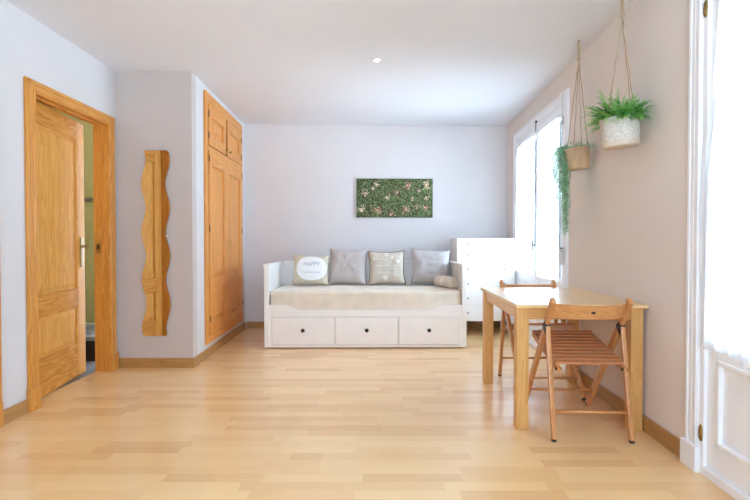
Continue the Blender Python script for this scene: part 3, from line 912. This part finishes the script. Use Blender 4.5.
def text_mesh(body, size, m, parent, w, h, t, x0, z0, off, name):
    cu = bpy.data.curves.new('txt', 'FONT'); cu.body = body; cu.size = size; cu.align_x = 'CENTER'; cu.resolution_u = 3
    ob = bpy.data.objects.new('txt', cu); COL.objects.link(ob)
    bpy.context.view_layer.update()
    me = bpy.data.meshes.new_from_object(ob.evaluated_get(bpy.context.evaluated_depsgraph_get()))
    bpy.data.objects.remove(ob)
    for v in me.vertices:
        x, z = v.co.x * 0.85 + x0, v.co.y + z0
        v.co = (x, pillow_y(2 * x / w, 2 * (z - h / 2) / h, w, h, t) - off, z)
    me.materials.clear(); me.materials.append(M[m])
    o = bpy.data.objects.new(name, me); COL.objects.link(o); o.parent = parent
    return o
text_mesh('HAPPY', 0.075, 'print_grey', c1, 0.40, 0.345, 0.13, 0.012, 0.205, 0.0105, 'lettering')
b = MB()
for k in range(9):      # an illegible row of handwriting under it
    x = -0.10 + k * 0.024
    b.tube([(x + 0.003 * q, pillow_y(2 * (x + 0.003 * q) / .40, 2 * (0.14 - .1725) / .345, .40, .345, .13) - 0.0105, 0.135 + 0.008 * math.sin(q * 1.4 + k)) for q in range(8)], 0.0016, 'print_grey', 5)
b.build('script_line', c1)

# print and piping of cushion 3
b = MB(); pts = []
for k in range(96):
    a = k / 24.0; sd, f = int(a), 2 * (a - int(a)) - 1
    u, v = [(f, -1), (1, f), (-f, 1), (-1, -f)][sd]
    pts.append((u * .425 / 2 * (1 - .10 * (1 - v * v)), 0, v * .395 / 2 * (1 - .10 * (1 - u * u)) + .1975))
b.tube(pts, 0.007, 'piping', 6, closed=True); b.build('piping', c3)
rp = random.Random(8)
def heart(cx, cz, s):
    P = []
    for k in range(20):
        a = 2 * PI * k / 20
        P.append((cx + s * 0.062 * 16 * math.sin(a) ** 3, cz + s * 0.062 * (13 * math.cos(a) - 5 * math.cos(2 * a) - 2 * math.cos(3 * a) - math.cos(4 * a))))
    b = MB(); on_pillow(b, P, .425, .395, .14, 'print_white', 0.010); b.build('heart_print', c3, fix=False)
for hx, hz, s in ((0.0, 0.335, 0.03), (0.13, 0.255, 0.026), (-0.02, 0.075, 0.036), (-0.15, 0.30, 0.016), (0.06, 0.30, 0.02)): heart(hx, hz, s)
def strokes(x0, x1, z, hgt):
    b = MB(); x = x0
    while x < x1:
        w = rp.uniform(.006, .012)
        on_pillow(b, [(x, z), (x + w, z + rp.uniform(-.003, .003)), (x + w, z + hgt * rp.uniform(.6, 1)), (x, z + hgt)], .425, .395, .14, 'print_white', 0.010)
        x += w + rp.uniform(.005, .010)
    b.build('print_line', c3, fix=False)
strokes(-0.15, 0.02, 0.272, 0.024); strokes(-0.10, 0.04, 0.118, 0.026); strokes(-0.12, 0.12, 0.20, 0.012); strokes(-0.1, 0.1, 0.165, 0.010)

# rolled blanket
rb = empty('rolled_blanket', (0.768, 5.093 + 0.34, DBZ + 0.060), math.atan2(-0.9, 0.45))
tag(rb, 'rolled-up beige knitted blanket lying beside the right armrest of the daybed', 'blanket')
b = MB(); ln, R0 = 0.145, 0.062
from mathutils import noise as mnoise
prof = []
V, F = [], []
nr, ns = 30, 36
for i in range(nr + 1):
    x = -ln + 2 * ln * i / nr
    for k in range(ns):
        a = 2 * PI * k / ns
        r = R0 * (1 - 0.10 * (abs(x) / ln) ** 8) + 0.004 * mnoise.noise(Vector((x * 30, math.cos(a) * 3, math.sin(a) * 3)))
        if abs(x) < 0.025: r *= 0.955
        V.append((x, r * math.cos(a), r * math.sin(a)))
for i in range(nr):
    for k in range(ns):
        F.append((i * ns + k, i * ns + (k + 1) % ns, (i + 1) * ns + (k + 1) % ns, (i + 1) * ns + k))
F.append(tuple(reversed(range(ns)))); F.append(tuple(nr * ns + k for k in range(ns)))
b._add(V, F, 'blanket', True)
for s in (-1, 1):       # spiral of the roll on each end
    b.tube([(s * (ln + 0.001), (0.006 + 0.05 * q / 60) * math.cos(q * 0.32), (0.006 + 0.05 * q / 60) * math.sin(q * 0.32)) for q in range(61)], 0.0042, 'blanket', 6)
b.build('roll', rb)
b = MB(); b.lathe([(0.0615, -0.022), (0.0625, -0.02), (0.0625, 0.02), (0.0615, 0.022)], 'linen', (-0.0, 0, 0), 30, 'X'); b.build('band', rb)

# ------------------------------------------------------------------ chest of drawers
dr = empty('chest_of_drawers', (1.287, 5.80, 0), 0.012); tag(dr, 'tall white chest of drawers between daybed and balcony door', 'chest of drawers')
W2 = 0.334
b = MB()
b.box(-W2, -W2 + 0.02, 0, 0.475, 0.168, 1.112, 'white', 0.002); b.box(W2 - 0.02, W2, 0, 0.475, 0.168, 1.112, 'white', 0.002)
b.box(-W2 + 0.02, W2 - 0.02, 0.455, 0.475, 0.168, 1.112, 'white'); b.box(-W2 + 0.02, W2 - 0.02, 0.002, 0.475, 0.168, 0.182, 'white')
b.build('body', dr)
b = MB(); b.box(-W2 - 0.006, W2 + 0.006, -0.008, 0.48, 1.112, 1.132, 'white', 0.003); b.build('top', dr)
for sx in (-1, 1):
    for y in (0.01, 0.425):
        b = MB(); b.box(sx * (W2 - 0.025) - 0.02, sx * (W2 - 0.025) + 0.02, y, y + 0.04, 0, 0.168, 'white', 0.003); b.build('leg', dr)
zs = [0.184 + 0.1684 * k for k in range(6)] + [1.110]
for k in range(6):
    b = MB(); b.box(-W2 + 0.0225, W2 - 0.0225, -0.001, 0.019, zs[k] + 0.0008, zs[k + 1] - 0.0008, 'white', 0.001); b.box(-W2 + 0.03, W2 - 0.03, 0.02, 0.44, zs[k] + 0.01, zs[k + 1] - 0.03, 'white')
    d = b.build('drawer', dr)
    for sx in (-0.21, 0.21):
        q = MB(); q.lathe([(0.006, -0.001), (0.005, -0.012), (0.011, -0.018), (0.011, -0.023), (0.004, -0.026)], 'steel', (sx, 0, (zs[k] + zs[k + 1]) / 2), 12, 'Y'); q.build('knob', d)

# ------------------------------------------------------------------ table
tb = empty('dining_table', (0.810, 2.855, 0), -0.020); tag(tb, 'rectangular light pine table standing along the right wall', 'table')
TW, TL, TH = 0.750, 1.085, 0.736
b = MB(); b.box(0, TW, 0, TL, TH - 0.021, TH, 'tab_top', 0.004); b.build('tabletop', tb)
LX = (0.012, TW - 0.012 - 0.07); LY = (0.035, TL - 0.035 - 0.07)
for x in LX:
    for y in LY:
        b = MB(); b.box(x, x + 0.07, y, y + 0.07, 0, TH - 0.022, 'tab_z', 0.004); b.build('leg', tb)
for y in (LY[0] + 0.012, LY[1] + 0.036):
    b = MB(); b.box(LX[0] + 0.0705, LX[1] - 0.0005, y, y + 0.022, TH - 0.092, TH - 0.022, 'tab_x', 0.002); b.build('apron', tb)
for x in (LX[0] + 0.010, LX[1] + 0.038):
    b = MB(); b.box(x, x + 0.022, LY[0] + 0.0705, LY[1] - 0.0005, TH - 0.092, TH - 0.022, 'tab_y', 0.002); b.build('apron', tb)

# ------------------------------------------------------------------ folding chairs
def folding_chair():
    r = empty('folding_chair')
    HW = 0.209
    A0, A1 = Vector((0, 0.640, 0.0)), Vector((0, 0.030, 0.775))     # back post: front foot to top
    B0, B1 = Vector((0, 0.0, 0.0)), Vector((0, 0.132, 0.612))       # rear leg: rear foot to hinge
    for s in (-1, 1):
        X = Vector((s * HW, 0, 0))
        d = (A1 - A0).normalized()
        b = MB(); b.beam(A0 + X + d * 0.012, A1 + X, 0.024, 0.040, 'ch_z', (1, 0, 0) if False else (0, 1, 0), 0.004); p = b.build('post', r)
        k = MB(); k.beam(A0 + X, A0 + X + d * 0.014, 0.024, 0.040, 'rubber', (0, 1, 0), 0.003); k.build('foot_cap', p)
        d = (B1 - B0).normalized()
        b = MB(); b.beam(B0 + X + d * 0.012, B1 + X, 0.024, 0.032, 'ch_z', (0, 1, 0), 0.005); p = b.build('leg', r)
        k = MB(); k.beam(B0 + X, B0 + X + d * 0.014, 0.022, 0.030, 'rubber', (0, 1, 0), 0.003); k.build('foot_cap', p)
        k = MB()
        k.prism([(s * (HW - 0.014), 0.118, 0.565), (s * (HW - 0.014), 0.158, 0.585), (s * (HW - 0.014), 0.185, 0.610), (s * (HW - 0.014), 0.150, 0.640), (s * (HW - 0.014), 0.125, 0.622)], (s * 0.028, 0, 0), 'black')
        k.lathe([(0.006, 0), (0.006, 0.03)], 'steel', (s * HW - 0.015, 0.152, 0.605), 10, 'X')
        k.build('hinge', r)
        xs = s * (HW - 0.030)
        k = MB(); k.beam((xs, 0.015, 0.392), (xs, 0.545, 0.492), 0.018, 0.032, 'ch_y', (0, 0, 1), 0.004); k.lathe([(0.008, -0.016), (0.008, 0.016)], 'dark_metal', (xs, 0.03, 0.394), 10, 'X'); k.build('seat_rail', r)
    zr = lambda y: 0.392 + (y - 0.015) * 0.1887 + 0.0165
    n = 10
    for i in range(n):
        y = 0.045 + i * 0.0505
        m = MB(); a = math.atan(0.15)
        m.beam((-0.187, y + 0.019, zr(y + 0.019) + 0.007), (0.187, y + 0.019, zr(y + 0.019) + 0.007), 0.038, 0.013, 'ch_seat', (0, -0.19, 0.98), 0.003)
        m.build('seat_slat', r)
    # curved backrest board
    m = MB(); V, F = [], []
    k = 20
    for i in range(k + 1):
        u = 2 * i / k - 1
        x = u * (HW - 0.008)
        y = 0.062 - 0.055 * (1 - u * u)
        for dy, z in ((-0.008, 0.672), (0.008, 0.672), (0.008 - 0.03, 0.752), (-0.008 - 0.03, 0.752)):
            V.append((x, y + dy + 0.04 - 0.01 + 0.0, z - 0.004 * (1 - u * u)))
    for i in range(k):
        for j in range(4):
            a, c = i * 4 + j, i * 4 + (j + 1) % 4
            F.append((a, c, c + 4, a + 4))
    F.append((0, 1, 2, 3)); F.append(tuple(k * 4 + j for j in (3, 2, 1, 0)))
    m._add(V, F, 'ch_x'); br = m.build('backrest', r)
    m = MB(); P = []
    for j in range(16):
        t = 2 * PI * j / 16
        P.append((0.02 * math.cos(t), 0.0, 0.708 + 0.012 * math.sin(t)))
    m.prism([(x, 0.006, z) for x, y, z in P], (0, 0.006, 0), 'ch_z')
    m.prism([(x * 0.6, 0.003, 0.708 + (z - 0.708) * 0.6) for x, y, z in P], (0, 0.004, 0), 'dark')
    m.build('finger_hole', br)
    # dowels
    f = 0.155 / 0.612
    m = MB(); m.tube([(-HW, 0.132 * f, 0.155), (HW, 0.132 * f, 0.155)], 0.009, 'ch_x', 10); m.build('stretcher', r)
    f = 0.13 / 0.775
    m = MB(); m.tube([(-HW, 0.64 - 0.61 * f, 0.13), (HW, 0.64 - 0.61 * f, 0.13)], 0.009, 'ch_x', 10); m.build('stretcher', r)
    return r
fc = folding_chair()
tag(fc, 'slatted wooden folding chair at the near end of the pine table, seen from behind', 'chair', 'folding chairs at the table')
fc.location = (1.190, 2.712, 0); fc.rotation_euler = (0, 0, -0.045)
fc2 = copy_tree(fc)
tag(fc2, 'slatted wooden folding chair at the far end of the pine table, facing the viewer', 'chair', 'folding chairs at the table')
fc2.location = (1.226, 4.062, 0); fc2.rotation_euler = (0, 0, PI + 0.01)

# ------------------------------------------------------------------ hanging plants
def hanger(root, top_z, knot_z, rim_pts, base_z, r_base, n_twist=40):
    b = MB()
    for s in (0, PI):
        b.tube([(0.006 * math.cos(s + q * 0.9), 0.006 * math.sin(s + q * 0.9), top_z - 0.012 - (top_z - 0.012 - knot_z) * q / n_twist) for q in range(n_twist + 1)], 0.005, 'rope', 6)
    b.lathe([(0.004, knot_z - 0.012), (0.013, knot_z - 0.004), (0.013, knot_z + 0.012), (0.004, knot_z + 0.02)], 'rope', n=10)
    for p in rim_pts:
        pts = []
        for q in range(13):
            t = q / 12
            w = 0.0015 * math.sin(q * 2.0)
            pts.append((p[0] * t + w, p[1] * t - w, knot_z + (p[2] - knot_z) * t))
        b.tube(pts, 0.0032, 'rope', 6)
        b.lathe([(0.003, p[2] - 0.012), (0.007, p[2] - 0.004), (0.007, p[2] + 0.006), (0.003, p[2] + 0.012)], 'rope', (p[0], p[1], 0), 8)
    b.build('rope_hanger', root)
    b = MB()
    b.lathe([(0.007, top_z), (0.007, top_z - 0.003), (0.003, top_z - 0.008)], 'steel', n=14)
    b.tube([(0, 0, top_z - 0.006), (0, 0, top_z - 0.016), (0.008, 0, top_z - 0.024), (0.0, 0, top_z - 0.034), (-0.008, 0, top_z - 0.024)], 0.002, 'steel', 6)
    b.build('ceiling_hook', root)

def pot(root, r, h, m, tilt):
    b = MB()
    prof = [(0.0, 0.0), (r * 0.90, 0.0), (r * 0.95, 0.006), (r * 0.985, h * 0.4), (r, h - 0.006), (r * 0.985, h), (r * 0.94, h - 0.002), (r * 0.93, h * 0.8), (0.0, h * 0.8)]
    b.lathe([(max(a, 0.001), z) for a, z in prof], m, n=40)
    o = b.build('pot', root, (0, 0, 0), tilt)
    b = MB(); b.lathe([(0.001, h * 0.8), (r * 0.925, h * 0.805), (r * 0.925, h * 0.83), (0.001, h * 0.84)], 'soil', n=30); b.build('soil', o)
    return o

def leaflet(mb, p, d, up, l, w, m):
    d = d.normalized(); s = d.cross(up)
    if s.length < 1e-4: s = d.cross(Vector((1, 0, 0)))
    s.normalize(); n = s.cross(d)
    p = Vector(p)
    V = [p, p + d * l * 0.45 + s * w + n * w * 0.3, p + d * l, p + d * l * 0.45 - s * w + n * w * 0.3]
    mb._add(V, [(0, 1, 2, 3)], m)

# fern in the whitewashed pot, nearer to the viewer
PX, PY = 1.436, 2.926
f = empty('potted_fern', (PX, PY, 1.648)); tag(f, 'bushy green fern hanging in a large whitewashed woven pot', 'hanging plant')
PR, PH = 0.106, 0.168
pot(f, PR, PH, 'pot', (0, math.radians(-5), 0))
hanger(f, CEIL - 1.648 - 0.001, 2.40 - 1.648, [(0.098 * math.cos(a), 0.098 * math.sin(a), PH - 0.002 + 0.009 * math.cos(a)) for a in (0.5, 1.97, 3.4, 5.0)], 0, PR)
b = MB(); rf = random.Random(21)
for i in range(300):
    a = rf.uniform(0, 2 * PI)
    lean_left = 0.5 - 0.5 * math.cos(a)          # fronds on the room side are longer
    ln = rf.uniform(0.07, 0.135) * (1.0 + 0.45 * lean_left)
    el = rf.uniform(0.2, 1.4)
    rad = rf.uniform(0.01, 0.085)
    p = Vector((rad * math.cos(a), rad * math.sin(a), PH * 0.85))
    d = Vector((math.cos(a) * math.cos(el), math.sin(a) * math.cos(el), math.sin(el)))
    if d.x > 0: d.x *= 0.35
    mm = rf.choice(['fern_a', 'fern_a', 'fern_b', 'fern_c'])
    steps = 14
    pts = []
    for k in range(steps + 1):
        pts.append(p.copy())
        t = k / steps
        d = (d + Vector((0, 0, -0.10 * (0.3 + t)))).normalized()
        p = p + d * (ln / steps)
        if p.x > 0.112: p.x = 0.112
    b.tube(pts, 0.0012, mm, 4)
    for k in range(2, steps + 1):
        t = k / steps
        dd = (pts[k] - pts[k - 1]).normalized()
        sd = dd.cross(Vector((0, 0, 1)))
        if sd.length < 1e-3: sd = Vector((1, 0, 0))
        sd.normalize()
        ll = 0.024 * (1 - 0.75 * t) * rf.uniform(0.8, 1.2) + 0.004
        for s in (-1, 1):
            q = (sd * s + dd * 0.55 + Vector((0, 0, rf.uniform(-.25, .3))))
            tip = pts[k] + q.normalized() * ll
            if tip.x > 0.113: continue
            leaflet(b, pts[k], q, Vector((0, 0, 1)), ll, ll * 0.32, mm)
b.build('foliage', f, fix=False)

# trailing plant in the jute pot
QX, QY = 1.482, 3.660
g = empty('trailing_plant', (QX, QY, 1.622)); tag(g, 'trailing small-leaved plant hanging in a small jute pot before the balcony door', 'hanging plant')
QR, QH = 0.0875, 0.154
pot(g, QR, QH, 'jute', (0, math.radians(-4), 0))
hanger(g, CEIL - 1.622 - 0.001, 2.42 - 1.622, [(0.080 * math.cos(a), 0.080 * math.sin(a), QH - 0.001) for a in (0.2, 1.6, 3.2, 4.6)], 0, QR)
b = MB(); rt = random.Random(5)
def clampx(p):
    if p.x > 0.085: p.x = 0.085
for i in range(95):        # short stems over the rim
    a = rt.uniform(0, 2 * PI); rad = rt.uniform(0.0, 0.07)
    p = Vector((rad * math.cos(a), rad * math.sin(a), QH * 0.84)); d = Vector((math.cos(a) * .5, math.sin(a) * .5, 1)).normalized()
    n = rt.randint(3, 7)
    for k in range(n):
        d = (d + Vector((rt.uniform(-.3, .3), rt.uniform(-.3, .3), -0.12))).normalized()
        q = p + d * 0.011; clampx(q)
        b.tube([p, q], 0.0009, 'trail_c', 4, caps=False)
        for s in range(2):
            leaflet(b, q, Vector((rt.uniform(-1, 1), rt.uniform(-1, 1), rt.uniform(-.3, .8))), Vector((0, 0, 1)), rt.uniform(.008, .015), rt.uniform(.003, .005), rt.choice(['trail_a', 'trail_b', 'trail_c']))
        p = q
for i in range(72):        # long trailing strands on the room / window side
    a = PI * 0.86 + max(-0.85, min(0.65, rt.gauss(0, 0.6)))
    kind = rt.random()
    if kind < 0.35: L_, out = rt.uniform(0.12, 0.36), rt.uniform(0.12, 0.25)
    elif kind < 0.7: L_, out = rt.uniform(0.28, 0.52), rt.uniform(0.09, 0.19)
    else: L_, out = rt.uniform(0.48, 0.72), rt.uniform(0.075, 0.115)
    step = 0.0125; ph1, ph2 = rt.uniform(0, 6), rt.uniform(0, 6); da = rt.uniform(-.25, .25)
    p = None
    for k in range(int(L_ / step)):
        l = k * step
        r_ = 0.06 + (out - 0.06) * (1 - math.exp(-l / 0.06))
        a2 = a + da * l / 0.3 + 0.10 * math.sin(l * 22 + ph1)
        z = QH * 0.9 + 0.035 * math.sin(min(l / 0.05, 1.6)) * math.exp(-l / .2) - max(0.0, l - 0.05) * 0.97
        q = Vector((r_ * math.cos(a2) + 0.005 * math.sin(l * 40 + ph2), r_ * math.sin(a2) + 0.005 * math.sin(l * 33 + ph1), z)); clampx(q)
        if p is not None: b.tube([p, q], 0.0009, 'trail_c', 4, caps=False)
        if k > 1:
            for s in range(2):
                v = Vector((rt.uniform(-1, 1), rt.uniform(-1, 1), rt.uniform(-.8, .6)))
                leaflet(b, q, v, Vector((0, 0, 1)), rt.uniform(.011, .020), rt.uniform(.0035, .0065), rt.choice(['trail_a', 'trail_a', 'trail_b', 'trail_c']))
        p = q
b.build('foliage', g, fix=False)

# ------------------------------------------------------------------ ceiling spot
sp = empty('ceiling_spotlight', (0.016, 4.06, CEIL)); tag(sp, 'small round lit spotlight recessed in the ceiling', 'spotlight')
b = MB(); b.lathe([(0.022, 0.0), (0.043, -0.001), (0.043, -0.005), (0.038, -0.008), (0.023, -0.003)], 'white', n=28, caps=False); b.build('trim_ring', sp)
b = MB(); b.lathe([(0.001, -0.0035), (0.022, -0.0035), (0.022, -0.0015), (0.001, -0.001)], 'lamp', n=24); b.build('lens', sp)

# ------------------------------------------------------------------ light
w = bpy.data.worlds.new('sky'); S.world = w; w.use_nodes = True
bg = w.node_tree.nodes['Background']
tcn = w.node_tree.nodes.new('ShaderNodeTexCoord'); sx = w.node_tree.nodes.new('ShaderNodeSeparateXYZ')
w.node_tree.links.new(tcn.outputs['Generated'], sx.inputs[0])
rw = ramp(w.node_tree, [(0.44, (0.80, 1.0, 1.22, 1)), (0.52, (0.50, 0.66, 0.85, 1)), (0.8, (0.43, 0.60, 0.83, 1))])
mrn = w.node_tree.nodes.new('ShaderNodeMapRange'); mrn.inputs['From Min'].default_value = -1
w.node_tree.links.new(sx.outputs['Z'], mrn.inputs['Value']); w.node_tree.links.new(mrn.outputs['Result'], rw.inputs['Fac'])
w.node_tree.links.new(rw.outputs['Color'], bg.inputs['Color'])
bg.inputs['Strength'].default_value = 14.0

def portal(name, loc, rot, sx_, sy_, parent=None):
    li = bpy.data.lights.new(name, 'AREA'); li.shape = 'RECTANGLE'; li.size = sx_; li.size_y = sy_
    li.cycles.is_portal = True
    o = bpy.data.objects.new(name, li); COL.objects.link(o); o.location = loc; o.rotation_euler = rot
    if parent is not None: o.parent = parent
    return o
portal('daylight_portal', (0.12, 5.075, 1.15), (0, PI / 2, 0), 2.2, 1.6, w1)
portal('daylight_portal', (0.12, 1.94, 1.15), (0, PI / 2, 0), 2.2, 0.8, w2)
portal('daylight_portal', (-0.2, -0.11, 1.55), (PI / 2, 0, 0), 1.75, 1.35, w3)

li = bpy.data.lights.new('spot_lamp', 'SPOT'); li.energy = 8; li.color = (1, 0.86, 0.7); li.spot_size = 1.9; li.spot_blend = 0.9; li.shadow_soft_size = 0.03
o = bpy.data.objects.new('spot_lamp', li); COL.objects.link(o); o.parent = sp; o.location = (0, 0, -0.02)
li = bpy.data.lights.new('bathroom_lamp', 'POINT'); li.energy = 1.6; li.color = (1, 0.9, 0.7); li.shadow_soft_size = 0.1
o = bpy.data.objects.new('bathroom_lamp', li); COL.objects.link(o); o.location = (-3.0, 4.6, 2.35)

# ------------------------------------------------------------------ camera and view
cam = bpy.data.cameras.new('camera'); cam.sensor_width = 36; cam.lens = 24.0; cam.clip_start = 0.05
co = bpy.data.objects.new('camera', cam); COL.objects.link(co)
co.location = (0, 0, 1.10); co.rotation_euler = (PI / 2 - math.atan(9 / 500), 0, 0)
S.camera = co
S.view_settings.view_transform = 'Standard'; S.view_settings.look = 'None'
S.view_settings.gamma = 1.0; S.view_settings.use_curve_mapping = False
S.view_settings.exposure = 1.2
c = S.cycles
c.use_denoising = True
c.max_bounces = 14; c.diffuse_bounces = 8; c.transparent_max_bounces = 16; c.glossy_bounces = 5
c.sample_clamp_indirect = 6.0
c.caustics_reflective = False; c.caustics_refractive = False
